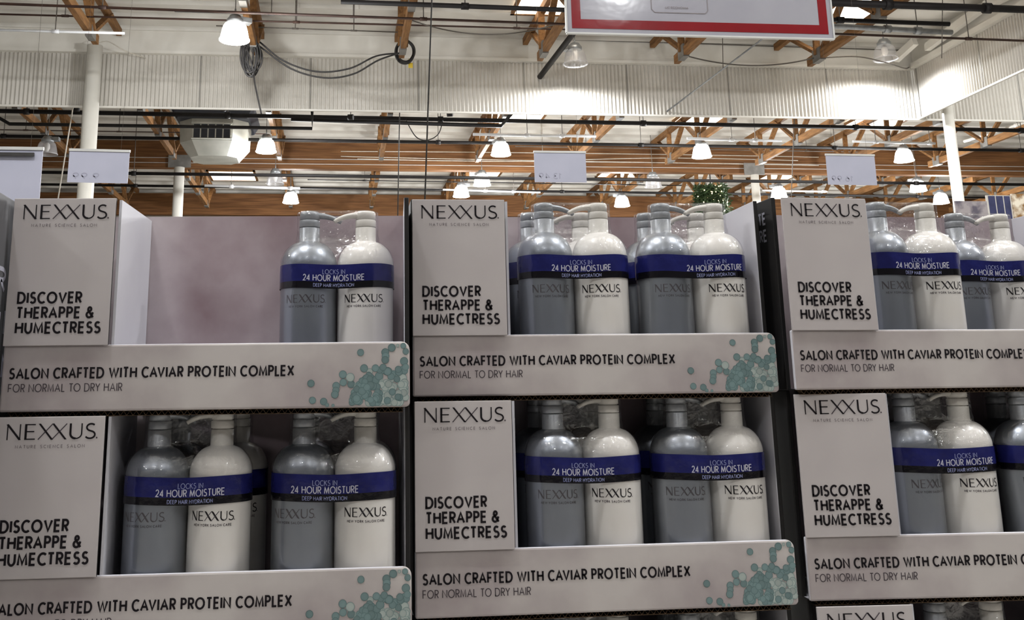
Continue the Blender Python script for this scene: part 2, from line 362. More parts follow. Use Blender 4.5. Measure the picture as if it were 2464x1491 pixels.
# ------------------------------------------------------------------ display tray
TW, TD, LIP, HW, HH, PITCH_Z = 0.570, 0.202, 0.0912, 0.1453, 0.2090, 0.3067
WALL = 0.3063
T = 0.004
def make_tray():
    root = empty('display_tray')
    # front lip: a folded board with a rounded upper right corner
    mb = MB()
    prof = [(0, 0), (TW - 0.004, 0), (TW, 0.004)] + [(TW - 0.012 + 0.012 * math.cos(a), LIP - 0.012 + 0.012 * math.sin(a)) for a in [math.radians(k) for k in range(0, 91, 15)]] + [(0, LIP)]
    ff = [Vector((x, 0, z)) for x, z in prof]; bb = [Vector((x, 0.0085, z)) for x, z in prof]
    mb.quad(ff, 'board_print'); mb.quad(list(reversed(bb)), 'board_white')
    n = len(ff)
    for i in range(n):
        j = (i + 1) % n
        mb.quad([ff[i], bb[i], bb[j], ff[j]], 'board_white' if i >= n - 2 else 'board_print')  # white top edge: overhead light on the fold put into the colour
    lip = mb.build('front_lip', root, bevel=0.0038)
    lb = MB(); fn = lambda a, b: (a, -0.0006, b)
    write(lb, 'SALON CRAFTED WITH CAVIAR PROTEIN COMPLEX', 0.0105, LIP - 0.0468, 0.0158, 0.396, 0.17, fn, 'ink'); lb.build('slogan_lettering', lip); lb = MB()
    write(lb, 'FOR NORMAL TO DRY HAIR', 0.0105, LIP - 0.0646, 0.0116, 0.157, 0.11, fn, 'ink_medium')
    lb.build('subline_lettering', lip)
    # bubble print
    rnd = random.Random(7)
    pts = [(725, 1078, 24, 0), (388, 1282, 25, 0), (400, 1395, 24, 0), (476, 1404, 25, 0), (605, 1225, 27, 0), (655, 1245, 30, 1), (608, 1278, 25, 0), (560, 1300, 26, 0), (558, 1330, 24, 0),
           (552, 1358, 26, 0), (750, 1185, 27, 0), (828, 1185, 25, 0), (895, 1078, 27, 0), (897, 1105, 26, 0), (895, 1130, 26, 0), (940, 1048, 27, 0), (880, 1180, 24, 0), (1040, 1035, 20, 0),
           (1038, 1075, 22, 0), (1025, 1140, 28, 0), (1036, 1180, 24, 0), (985, 1195, 24, 0), (1000, 1035, 12, 1), (500, 1432, 14, 0), (540, 1436, 11, 0)]
    cand = []
    for k in range(260):
        x = rnd.uniform(660, 1038); y = rnd.uniform(1195, 1424)
        if y < 1290 and x < 790 - (y - 1195) * 0.9: continue
        if y > 1330 and x < 640 + (1424 - y) * 0.5: continue
        pale = 1 if (x > 860 and y > 1240 and rnd.random() < 0.7) or rnd.random() < 0.15 else 0
        cand.append((x, y, rnd.uniform(21, 29), pale))
    for x in (640, 590): cand.append((x, 1432, 15, 0))
    cand = sorted(cand[:135], key=lambda q: -q[3] + rnd.random() * 1.6)
    pts = cand + pts
    k = 570.0 / 984 / 2.76 / 1000 * 0.985
    mb = MB(); cols = []
    for i, (cx, cy, r, pale) in enumerate(pts):
        x = TW - (1064 - cx) * k; z = (1447 - cy) * k; r *= k
        x = min(x, TW - 0.001 - r); z = max(z, r + 0.0012); z = min(z, LIP - 0.002 - r)
        if x > TW - 0.014 and z > LIP - 0.012: x -= 0.004
        y = -0.0004 - i * 1.2e-6
        sh = rnd.uniform(0.85, 1.15)
        if pale: fill = [c * sh for c in (0.32, 0.37, 0.355)]; rim = [c * sh for c in (0.12, 0.205, 0.205)]
        else: fill = [c * sh for c in (0.145, 0.22, 0.225)]; rim = [c * sh for c in (0.07, 0.13, 0.136)]
        seg = 20
        for a in range(seg):
            a0, a1 = 2 * math.pi * a / seg, 2 * math.pi * (a + 1) / seg
            c0 = (x + r * math.cos(a0), y, z + r * math.sin(a0)); c1 = (x + r * math.cos(a1), y, z + r * math.sin(a1))
            q = 0.78
            d0 = (x + q * r * math.cos(a0), y, z + q * r * math.sin(a0)); d1 = (x + q * r * math.cos(a1), y, z + q * r * math.sin(a1))
            mb.quad([(x, y, z), d0, d1], 'bubble_ink'); cols += [[c * 1.08 for c in fill], fill, fill]
            mb.quad([d0, c0, c1, d1], 'bubble_ink'); cols += [fill, rim, rim, fill]
    o = mb.build('bubble_print', lip)
    ca = o.data.color_attributes.new('print_ink', 'FLOAT_COLOR', 'CORNER')
    ca.data.foreach_set('color', [v for c in cols for v in (c[0], c[1], c[2], 1.0)])
    # header panel
    mb = MB(); mb.box((0, -0.0045, LIP - 0.001), (HW, -0.0005, LIP + HH), 'board_panel', {'back': 'board_black', 'right': 'board_black'})
    hp = mb.build('header_panel', root, bevel=0.0008)
    lb = MB(); fn = lambda a, b: (a, -0.0051, b); top = LIP + HH
    logo(lb, 0.0145, top - 0.0304, 0.0210, 0.1185, fn, 'ink', 'ink_medium'); lb.build('logo_lettering', hp); lb = MB()
    write(lb, 'DISCOVER', 0.0150, top - 0.1516, 0.0172, 0.0905, 0.178, fn, 'ink')
    write(lb, 'THERAPPE &', 0.0150, top - 0.1727, 0.0172, 0.1085, 0.178, fn, 'ink')
    write(lb, 'HUMECTRESS', 0.0150, top - 0.1937, 0.0172, 0.1190, 0.178, fn, 'ink'); lb.build('headline_lettering', hp); lb = MB()
    write(lb, 'NATURE  SCIENCE  SALON', 0.0268, top - 0.0418, 0.0046, 0.0928, 0.16, fn, 'ink_grey', gap=0.42)
    lb.build('tagline_lettering', hp)
    mb = MB(); mb.box((HW + 0.0022, 0.005, 0.001), (HW + 0.0060, TD - 0.006, 0.2990), 'board_white', {'left': 'board_black'})
    mb.build('header_side', root)
    for x0 in (0.0, TW - 0.007):
        mb = MB()
        fc = {'right': 'board_black', 'left': 'board_white'} if x0 else {'left': 'board_black', 'right': 'board_white'}
        mb.box((x0, 0.030, 0.0), (x0 + 0.007, TD - T, WALL), 'board_black', fc)
        mb.build('side_wall', root, bevel=0.0012)
    mb = MB(); mb.box((0, TD - T, 0.0), (TW, TD, WALL), 'board_black', {'front': 'back_print', 'top': 'board_white'}); mb.build('back_wall', root)
    mb = MB(); mb.box((0.002, 0.008, 0.0), (TW - 0.002, TD - 0.006, 0.0018), 'board_black', {'top': 'board_white'}); mb.build('tray_floor', root)
    # corrugated strip folded under the front edge, its fluted edge showing
    mb = MB()
    x0, x1, ya, yb = 0.010, TW - 0.010, 0.0060, 0.0260
    mb.box((x0, ya, -0.0070), (x1, yb, -0.0064), 'kraft'); mb.box((x0, ya, -0.0006), (x1, yb, 0.0), 'kraft')
    xs = [x0 + i * 0.0011 for i in range(501)]
    wv = lambda x: -0.0035 + 0.0026 * math.sin(x * 2 * math.pi / 0.0088)
    for p, q in zip(xs, xs[1:]):
        za, zb = wv(p), wv(q)
        mb.quad([(p, ya + 0.0005, za - 0.0004), (q, ya + 0.0005, zb - 0.0004), (q, ya + 0.0005, zb + 0.0004), (p, ya + 0.0005, za + 0.0004)], 'kraft')
        mb.quad([(p, ya + 0.0005, za + 0.0004), (q, ya + 0.0005, zb + 0.0004), (q, yb - 0.004, zb + 0.0004), (p, yb - 0.004, za + 0.0004)], 'kraft', True)
    mb.box((x0, yb - 0.004, -0.0064), (x1, yb, -0.0006), 'board_black')
    mb.build('corrugated_edge', root)
    return root

# ------------------------------------------------------------------ bottle pack
BR, HS = 0.0440, 0.0448          # bottle radius, half spacing
BAND0, BAND1, BANDM = 0.1777, 0.2148, 0.1881
ZB = 0.0008                      # the bottles stand on the film
def body_r(z):
    if z <= 0.004: return BR - 0.004 + z
    if z < 0.2150: return BR
    if z < 0.2520:
        u = (z - 0.2150) / 0.037
        return 0.0158 + (BR - 0.0158) * (max(0.0, 1 - u ** 1.9)) ** (1 / 1.75)
    return 0.0165
def bottle(parent, x, kind, nozzle):
    col, cap = ('silver_plastic', 'cap_silver') if kind == 'silver' else ('pearl_plastic', 'cap_white')
    mb = MB()
    zs = [0, 0.0012, 0.004, 0.02, 0.1, 0.18, 0.215] + [0.215 + 0.037 * k / 14 for k in range(1, 14)] + [0.2518]
    prof = [(0.0005, 0.0)] + [(body_r(z), z) for z in zs] + [(0.0150, 0.2535)]
    mb.lathe(prof, col, 56)
    b = mb.build(kind + '_bottle', parent, loc=(x, 0, ZB)); b['label'] = ('silver grey' if kind == 'silver' else 'pearl white') + ' pump bottle'
    mb = MB()
    mb.lathe([(0.0152, 0.2485), (0.0170, 0.2490), (0.0171, 0.2502), (0.0164, 0.2508), (0.0164, 0.2745), (0.0160, 0.2751), (0.0149, 0.2752)], cap, 40)
    mb.build('collar', b)
    mb = MB()
    mb.lathe([(0.0138, 0.2742), (0.0138, 0.2764), (0.0160, 0.2766), (0.0163, 0.2770), (0.0163, 0.2866), (0.0160, 0.2872), (0.0138, 0.2874), (0.0138, 0.2886), (0.0156, 0.2890), (0.0157, 0.2970), (0.0153, 0.2996), (0.0141, 0.3012), (0.0110, 0.3019), (0.001, 0.3020)], cap, 40)
    ca, sa = math.cos(nozzle), math.sin(nozzle)
    path = [(0.004, 0.2955), (0.014, 0.2958), (0.021, 0.2954), (0.028, 0.2944), (0.035, 0.2926), (0.042, 0.2898), (0.0475, 0.2868), (0.0505, 0.2848)]
    mb.tube([(r * ca, r * sa, z) for r, z in path], [0.0080, 0.0074, 0.0066, 0.0060, 0.0055, 0.0050, 0.0045, 0.0040], cap, 14, flat=0.74)
    mb.build('pump', b)
    lb = MB()
    def cyl(a, z):
        th = a / BR; r = BR + 0.0004
        return (r * math.sin(th), -r * math.cos(th), z)
    ink = 'ink_logo' if kind == 'silver' else 'ink'
    logo(lb, -0.0325, BAND0 - 0.0045 - 0.0195, 0.0126, 0.0635, cyl, ink, 'ink_logo', step=0.003)
    write(lb, 'NEW YORK SALON CARE', -0.028, BAND0 - 0.0045 - 0.0270, 0.0036, 0.056, 0.17, cyl, 'ink_medium' if kind != 'silver' else 'ink_logo', step=0.003, gap=0.3)
    lb.build('logo_print', b)
    return b
def hull(r, u, pinch):
    if abs(u) <= HS:
        return (u, -r + pinch * (0.5 + 0.5 * math.cos(math.pi * u / HS)))
    sgn = 1 if u > 0 else -1
    a = (abs(u) - HS) / r
    if a <= math.pi: return (sgn * (HS + r * math.sin(a)), -r * math.cos(a))
    return (sgn * max(0.0, HS - (a - math.pi) * r), r)
def hull_ring(r, z, pinch, n1=12, n2=22, wob=None):
    us = [-HS + 2 * HS * k / n1 for k in range(n1)]
    us += [HS + math.pi * r * k / n2 for k in range(n2)]
    ring = [hull(r, u, pinch) for u in us]
    back = [(HS - 2 * HS * k / n1, r - pinch * 0.6 * (0.5 - 0.5 * math.cos(2 * math.pi * k / n1))) for k in range(n1)]
    left = [hull(r, -(HS + math.pi * r * (1 - k / n2)), pinch) for k in range(n2)]
    ring += back + left
    out = []
    for i, (x, y) in enumerate(ring):
        d = wob(i, z) if wob else 0.0
        L = math.hypot(x * 0.4, y) or 1
        out.append((x * (1 + d * 0.15), y + y / L * d * 0.6, z))
    return out
def make_pack(text_shift=0.0, seed=1):
    root = empty('bottle_pack')
    bottle(root, -HS, 'silver', math.radians(6)); bottle(root, HS, 'white', math.radians(186))
    r = BR + 0.0018
    def dip(u): return -0.0024 * (0.5 + 0.5 * math.cos(math.pi * u / (1.7 * HS))) if abs(u) < 1.7 * HS else 0.0
    def band_ring(rr, z):
        return [(x, y, z + (dip(x) if y < 0 else 0.0)) for x, y, _ in hull_ring(rr, z, 0.0018)]
    mb = MB()
    mb.rings([band_ring(r, BAND0), band_ring(r, BANDM)], 'band_black')
    mb.rings([band_ring(r, BANDM), band_ring(r, (BANDM + BAND1) / 2), band_ring(r - 0.0003, BAND1)], 'band_blue')
    band = mb.build('wrap_band', root)
    lb = MB()
    def fn(a, z):
        x, y = hull(r + 0.0006, a + text_shift, 0.0018)
        return (x, y, z + dip(x))
    write(lb, 'LOCKS IN', -0.0175, BAND1 - 0.0150, 0.0076, 0.035, 0.11, fn, 'ink_pale', step=0.004)
    write(lb, '24 HOUR MOISTURE', -0.0475, BANDM + 0.0008, 0.0102, 0.095, 0.125, fn, 'ink_white', step=0.004)
    write(lb, 'DEEP HAIR HYDRATION', -0.0315, BAND0 + 0.0022, 0.0056, 0.063, 0.13, fn, 'ink_pale', step=0.004)
    lb.build('lettering', band)
    # shrink film drawn tight over both bottles and pumps
    rnd = random.Random(seed)
    ph = [(rnd.uniform(0, 6.28), rnd.uniform(0.5, 2.6), rnd.uniform(150, 420)) for _ in range(8)]
    def wob(i, z):
        if z < BAND1 + 0.002: return 0.0
        k = min(1.0, (z - BAND1 - 0.002) / 0.010)
        return 0.0013 * k * sum(math.sin(i * f + z * g + p) for p, f, g in ph) / 2.6
    mb = MB(); rr = []
    levels = [0.0004, 0.05, 0.12, 0.175] + [0.178 + 0.0062 * k for k in range(0, 20)] + [0.3005]
    for z in levels:
        zz = z - ZB
        rb = body_r(zz) if zz < 0.252 else 0.0168
        pin = 0.0022 if z < 0.219 else 0.006 if z < 0.256 else 0.010
        if z > 0.230: rb = max(rb, 0.0195 if z < 0.262 else 0.0180)
        rr.append(hull_ring(rb + (0.0009 if z < 0.218 else 0.0022), z, pin, wob=wob))
    rr.append(hull_ring(0.014, 0.3032, 0.006))
    rr.append(hull_ring(0.002, 0.3036, 0.0))
    mb.rings(rr[:8], 'film_smooth'); mb.rings(rr[7:], 'shrink_film')
    f = mb.build('shrink_film', root); f['label'] = 'clear crinkled shrink film'
    return root

# ------------------------------------------------------------------ place stacks
U = 0.57
STK = {'left': (-0.80901, 2.69731, -0.03754, -0.00064), 'middle': (0.20455, 2.77512, -0.0148, 0.00304), 'right': (1.2432, 2.78532, -0.0096, -0.00951)}
ROWN = {1: 'topmost', 2: 'second', 3: 'third', 4: 'fourth', 5: 'fifth'}
POSE = {('left', 1): (-0.0012, 0.002, -0.055), ('left', 2): (0.0008, -0.0035, -0.0066), ('middle', 1): (0.0009, 0.0147, -0.0128), ('middle', 2): (0.0015, -0.0026, 0.0075),
        ('right', 1): (-0.0019, -0.0155, 0.0578), ('right', 2): (-0.0004, 0.0019, -0.05), ('right', 3): (0.0052, -0.0016, -0.045), ('right', 4): (0.003, 0.0, -0.03)}   # small turns of single trays
tray0 = make_tray(); tray_used = False
pack_protos = {}
def tray_pose(stack, row):
    ox, oy, oz, a = STK[stack]
    dx, dy, yaw = POSE.get((stack, row), (0.0, 0.0, 0.0))
    return Vector((ox * U + dx, oy * U + dy, HC + oz * U - (row - 1) * PITCH_Z)), yaw
for stack in STK:
    for row in (1, 2, 3, 4):
        loc, a = tray_pose(stack, row)
        t = copy_tree(tray0) if tray_used else tray0
        tray_used = True
        t.location = loc; t.rotation_euler = (0, 0, a)
        st = {'left': 'left stack', 'middle': 'middle stack', 'right': 'right stack'}[stack]
        extra = {('left', 1): ', nearly empty'}.get((stack, row), '')
        tag(t, 'pale grey hair care display tray, %s of the %s%s' % (ROWN[row], st, extra), 'display tray', 'printed display trays in three stacks')
# (stack, row, depth row, column): pack centre x, text shift, silver and white logo turn (degrees), yaw
PACKS = [
 ('left', 1, 'rear', 'right', 0.4576, -0.003, -2, -2, 0),
 ('left', 2, 'front', 'left', 0.2544, 0.010, -14, -6, -2), ('left', 2, 'front', 'right', 0.4614, -0.012, -16, 2, -1),
 ('left', 2, 'rear', 'left', 0.2700, 0.0, 5, 5, 0), ('left', 2, 'rear', 'right', 0.4660, 0.0, 5, 5, 0),
 ('middle', 1, 'front', 'left', 0.2636, 0.004, 3, -12, 0), ('middle', 1, 'front', 'right', 0.4587, 0.027, 6, 4, 0),
 ('middle', 1, 'rear', 'left', 0.2567, 0.0, 0, 0, 0), ('middle', 1, 'rear', 'right', 0.4615, 0.0, 0, 0, 0),
 ('middle', 2, 'front', 'left', 0.2645, -0.010, -4, -15, 0), ('middle', 2, 'front', 'right', 0.4634, 0.006, -6, -2, 0),
 ('middle', 2, 'rear', 'left', 0.2600, 0.0, 0, 0, 0), ('middle', 2, 'rear', 'right', 0.4600, 0.0, 0, 0, 0),
 ('right', 1, 'front', 'left', 0.2440, 0.000, 8, -4, 0), ('right', 1, 'rear', 'right', 0.4548, -0.009, 2, 2, 0),
 ('right', 2, 'front', 'left', 0.2464, 0.024, 16, 2, 0), ('right', 2, 'front', 'right', 0.4400, 0.0, 0, 0, 0),
 ('right', 2, 'rear', 'left', 0.2500, 0.0, 0, 0, 0), ('right', 2, 'rear', 'right', 0.4560, 0.0, 0, 0, 0),
 ('middle', 3, 'front', 'left', 0.2650, 0.0, 0, 0, 0), ('middle', 3, 'front', 'right', 0.4640, 0.0, 0, 0, 0),
 ('middle', 3, 'rear', 'left', 0.2600, 0.0, 0, 0, 0), ('middle', 3, 'rear', 'right', 0.4600, 0.0, 0, 0, 0),
 ('right', 3, 'front', 'left', 0.2540, 0.0, 0, 0, 0), ('right', 3, 'front', 'right', 0.4540, 0.0, 0, 0, 0),
]
for i, (stack, row, dr, colname, x, ts, a1, a2, yaw) in enumerate(PACKS):
    key = round(ts, 4)
    if key in pack_protos: p = copy_tree(pack_protos[key])
    else:
        p = make_pack(ts, 3 + i); pack_protos[key] = p
    loc, a = tray_pose(stack, row)
    y = 0.0560 if dr == 'front' else 0.1500
    p.location = loc + Matrix.Rotation(a, 3, 'Z') @ Vector((x, y, 0.0021)); p.rotation_euler = (0, 0, a + math.radians(yaw))
    for b in p.children:
        for c in b.children:
            if c.name.startswith('logo_print'): c.rotation_euler = (0, 0, math.radians(a1 if b.name.startswith('silver') else a2))
    st = stack + ' stack'
    lab = 'film-wrapped silver and white pump bottle pair, %s row %s, %s tray of the %s' % (dr, colname, ROWN[row], st)
    if (stack, row) == ('left', 1): lab = 'film-wrapped silver and white pump bottle pair, alone in the topmost tray of the left stack'
    tag(p, lab, 'bottle pack', 'shrink-wrapped bottle pairs')

# black case side of the right stack: white lettering on the outer left wall
rl, ra = tray_pose('right', 1)
for ch in [o for o in COL.objects if o.name.startswith('display_tray') and (o.location - rl).length < 1e-4]:
    w = [c for c in ch.children if c.name.startswith('side_wall')][0]
    w = min([c for c in ch.children if c.name.startswith('side_wall')], key=lambda c: c.data.vertices[0].co.x)
    lb = MB()
    fn = lambda a, b: (-0.0008, TD - a, b)
    for txt, zt, wd in (('TE', 0.2650, 0.026), ('RE', 0.2370, 0.026)):
        write(lb, txt, 0.122, zt, 0.0210, wd, 0.17, fn, 'ink_white')
    o = lb.build('side_lettering', ch)

# pallets under the stacks
for stack in STK:
    loc, a = tray_pose(stack, 4)
    mb = MB(); zt = loc.z - 0.0072
    root = empty('wooden_pallet', (loc.x, loc.y, 0), a)
    for k in range(5):
        m_ = MB(); m_.box((0.0, 0.0 + k * 0.045, zt - 0.022), (TW, 0.035 + k * 0.045, zt), 'pallet_wood'); m_.build('deck_board', root)
    for k in range(3):
        m_ = MB(); m_.box((0.02 + k * 0.22, 0.0, 0.0), (0.11 + k * 0.22, 0.215, zt - 0.022), 'pallet_wood'); m_.build('stringer', root)
    tag(root, 'plain wooden pallet under the %s stack of trays' % stack, 'pallet', 'pallets under the stacks')

# charcoal case at the far left edge
l1, a1 = tray_pose('left', 1)
root = empty('charcoal_carton', (l1.x - 0.36, l1.y - 0.16, 0))
mb = MB(); mb.box((0, 0, l1.z - 0.02), (0.352, 0.40, l1.z + 0.302), 'charcoal_board', {'front': 'board_black'}); bx = mb.build('carton_body', root, bevel=0.002)
mb = MB(); mb.box((0.002, 0.002, 0.0), (0.350, 0.398, l1.z - 0.021), 'charcoal_board'); mb.build('carton_base', root)
lb = MB(); fn = lambda a, b: (0.3526, a, b)
for txt, zt in (('CARE', 0.165), ('HAIR', 0.105), ('SALON', 0.045)):
    write(lb, txt, 0.015, l1.z + zt, 0.036, 0.20, 0.18, fn, 'ink_white')
lb.build('side_lettering', bx)
tag(root, 'charcoal carton with white lettering left of the left stack', 'carton')

# ------------------------------------------------------------------ building shell
ZC = HC + 6.02
FY = 17.0; FZ0, FZ1 = HC + 4.64, HC + 5.56
mb = MB(); mb.box((-16, -14, -0.2), (30, 48, 0), 'floor_concrete'); structure(mb.build('floor'))
mb = MB(); mb.box((-16, -14, ZC), (30, 48, ZC + 0.15), 'deck_white')
y = -13.6
while y < 47:
    mb.box((-16, y, ZC - 0.075), (30, y + 0.045, ZC), 'deck_white'); y += 0.61
structure(mb.build('ceiling'))
mb = MB(); mb.box((-16, 48, 0), (30, 48.2, ZC), 'wall_grey'); structure(mb.build('wall_back'))
mb = MB(); mb.box((-16.2, -14, 0), (-16, 48, ZC), 'wall_grey'); structure(mb.build('wall_left'))
mb = MB(); mb.box((30, -14, 0), (30.2, 48, ZC), 'wall_grey'); structure(mb.build('wall_right'))
def corrugated(name, x0, x1, y0, along_x=True):
    mb = MB(); p = 0.0678; amp = 0.015; n = 8
    L = x1 - x0; cnt = int(L / p * n)
    a = []; 
    for i in range(cnt + 1):
        s_ = x0 + L * i / cnt; d = amp * math.sin(2 * math.pi * (s_ - x0) / p)
        a.append((s_, y0 + d) if along_x else (y0 + d, s_))
    for q, (z0, z1) in ((0, (FZ0, FZ1)),):
        rings = [[(x, y, z0) for x, y in a], [(x, y, z1) for x, y in a]]
        mb.rings(rings, 'fascia_white', cyc=False)
    if along_x:
        mb.box((x0, y0 - 0.02, FZ0 - 0.03), (x1, y0 + 0.02, FZ0), 'white_paint')
    else:
        mb.box((y0 - 0.02, x0, FZ0 - 0.03), (y0 + 0.02, x1, FZ0), 'white_paint')
    # overlap seams of the sheets
    s_ = x0 + 0.9
    while s_ < x1:
        if along_x: mb.box((s_, y0 - 0.0175, FZ0), (s_ + 0.010, y0 - 0.0155, FZ1), 'plate_grey')
        else: mb.box((y0 - 0.0175, s_, FZ0), (y0 - 0.0155, s_ + 0.010, FZ1), 'plate_grey')
        s_ += 1.83
    return structure(mb.build(name))
CX = 10.34
corrugated('wall_curtain', -16, 29.5, FY)
corrugated('wall_curtain_return', -6, FY - 0.05, CX, False)
mb = MB(); mb.box((-16, FY - 0.06, FZ1), (29.9, FY + 0.06, ZC), 'white_paint'); mb.box((-16, FY - 0.10, FZ1 - 0.02), (29.9, FY + 0.02, FZ1 + 0.03), 'white_paint'); structure(mb.build('trim_1'))
mb = MB(); mb.box((CX - 0.02, -6, FZ1 + 0.02), (CX + 0.06, FY - 0.07, ZC), 'white_paint'); mb.box((CX - 0.10, -6, FZ1 - 0.02), (CX + 0.05, FY - 0.12, FZ1 + 0.07), 'white_paint'); structure(mb.build('trim_2'))
for gy, lab in ((24.5, 'broad brown timber girder crossing the store beyond the corrugated wall'), (31.2, 'second brown timber girder far behind, just above the trays')):
    mb = MB(); mb.box((-16, gy - 0.11, HC + 5.19), (29.9, gy + 0.11, HC + 5.84), 'girder_wood', None)
    g = mb.build('timber_girder', None, bevel=0.01); tag(g, lab, 'girder')
    mb = MB()
    for z in (5.30, 5.42): mb.box((-16, gy - 0.125, HC + z), (29.9, gy - 0.11, HC + z + 0.012), 'pipe_white')
    if gy < 30: mb.build('cable_strip', g)

# ------------------------------------------------------------------ columns
def column(x, y, r, ztop, lab, bracket=True):
    root = empty('steel_column', (x, y, 0))
    mb = MB(); mb.lathe([(r, 0.02), (r, ztop)], 'column_white', 28); mb.build('shaft', root)
    mb = MB(); mb.box((-r * 1.7, -r * 1.7, 0), (r * 1.7, r * 1.7, 0.02), 'plate_grey'); mb.build('base_plate', root)
    if bracket:
        mb = MB(); mb.box((-0.26, -0.02, ztop - 0.0), (0.26, 0.0, ztop + 0.30), 'plate_grey'); mb.build('girder_bracket', root)
    tag(root, lab, 'column', 'white round columns'); return root
column(-3.96, FY - 0.30, 0.125, HC + 5.58, 'thick white round column in front of the corrugated wall at left', False)
column(10.66, FY - 0.42, 0.085, HC + 4.9, 'white round column under the corner of the corrugated wall', False)
q = at(432, 405, 24.3); column(q.x, 24.28, 0.12, HC + 5.17, 'slim white column with grey bracket under the girder, left of centre')
q = at(1815, 425, 24.3); column(q.x, 24.28, 0.10, HC + 5.12, 'slim white column with grey bracket under the girder, right of centre')

# ------------------------------------------------------------------ timber trusses
def truss(X, ya, yend, ytop, label, group, zb=HC + 5.2):
    root = empty('timber_truss', (X, 0, zb))
    zt = ZC - 0.15 - zb
    mb = MB(); mb.beam((0, ya, 0), (0, yend, 0), 0.085, 0.14, 'truss_wood'); mb.build('bottom_chord', root)
    mb = MB(); mb.beam((0, ya, zt), (0, ytop, zt), 0.085, 0.12, 'truss_wood'); mb.build('top_chord', root)
    nodes = []; y = yend - 0.35
    while y > ya + 0.3: nodes.append(y); y -= 1.9
    def web(a, b, off):
        mb = MB(); mb.beam((off, a[0], a[1]), (off, b[0], b[1]), 0.05, 0.10, 'truss_wood', up=(1, 0, 0)); mb.build('web_member', root)
    web((nodes[0], 0.02), (min(ytop - 0.1, nodes[0] + 1.05), zt), 0.028)
    for i, n_ in enumerate(nodes):
        web((n_, 0.02), (n_ - 0.02, zt), -0.028)
        web((n_, 0.02), (max(n_ - 0.95, ya + 0.06), zt), 0.028)
        if i: web((n_, 0.02), (n_ + 0.95, zt), -0.028)
        mb = MB(); mb.box((-0.05, n_ - 0.13, -0.09), (0.05, n_ + 0.13, 0.12), 'plate_grey'); mb.build('gusset_plate', root)
    tag(root, label, 'truss', group)
XS = [-5.85, -3.62, -1.28, 1.0, 3.22, 5.48, 7.74, 9.95, 12.05]
ORD = ['first', 'second', 'third', 'fourth', 'fifth', 'sixth', 'seventh', 'eighth', 'ninth', 'tenth', 'eleventh', 'twelfth']
for k, X in enumerate(XS[1:7]):
    truss(X, 5.0, 15.65 if k else 15.3, FY - 0.15, 'orange timber roof truss in front of corrugated wall, %s from left' % ORD[k], 'trusses in front of the corrugated wall')
for k, X in enumerate(XS + [14.3]):
    truss(X, FY + 0.3, 23.25, 24.3, 'timber roof truss between corrugated wall and brown girder, %s from left' % ORD[k], 'trusses before the girder')
for k, X in enumerate(XS + [14.3, 16.5, 18.7]):
    truss(X, 24.9, 29.6, 31.0, 'distant timber roof truss beyond the brown girder, %s from left' % ORD[k], 'trusses beyond the girder')
# white painted bracing over the return wall
root = empty('white_brace_frame', (CX, 0, 0)); zc = ZC - 0.19
for a, b in (((-0.16, 16.2, FZ1 + 0.15), (-0.16, 14.6, zc)), ((-0.16, 12.9, FZ1 + 0.15), (-0.16, 14.5, zc)), ((-0.16, 12.7, FZ1 + 0.15), (-0.16, 12.7, zc)), ((-0.16, 12.5, FZ1 + 0.15), (-0.16, 11.2, zc)), ((-0.42, FY - 0.22, FZ1 + 0.12), (-0.34, FY - 0.75, zc))):
    mb = MB(); mb.beam(a, b, 0.10, 0.13, 'white_paint'); mb.build('brace', root)
tag(root, 'white painted diagonal braces above the corrugated return wall at right', 'braces')

# ------------------------------------------------------------------ skylights
SK = [(2055, 22, 'right of the red-bordered sign'), (1345, 8, 'at the left edge of the red-bordered sign'), (1245, 280, 'under the corrugated wall near the middle'),
      (1700, 287, 'under the corrugated wall right of centre'), (2120, 293, 'under the corrugated wall at right'), (1152, 419, 'below the brown girder, left of the middle white sign'),
      (1500, 419, 'below the brown girder, right of the middle white sign'), (1870, 424, 'just below the brown girder near the right column'), (560, 427, 'just below the brown girder at left'), (2330, 412, 'just below the brown girder far right')]
for px, py, where in SK:
    q = atz(px, py, 5.9)
    root = empty('skylight', (q.x, q.y, ZC - 0.055))
    mb = MB(); mb.box((-0.60, -0.62, -0.02), (0.60, 0.62, 0.0), 'skylight_glow'); mb.build('glowing_panel', root)
    mb = MB()
    for s_ in (-1, 1):
        mb.box((s_ * 0.63 - 0.03, -0.68, -0.03), (s_ * 0.63 + 0.03, 0.68, 0.015), 'truss_wood'); mb.box((-0.66, s_ * 0.65 - 0.03, -0.03), (0.66, s_ * 0.65 + 0.03, 0.015), 'truss_wood')
    mb.build('curb_frame', root)
    tag(root, 'bright roof skylight, ' + where, 'skylight', 'roof skylights')

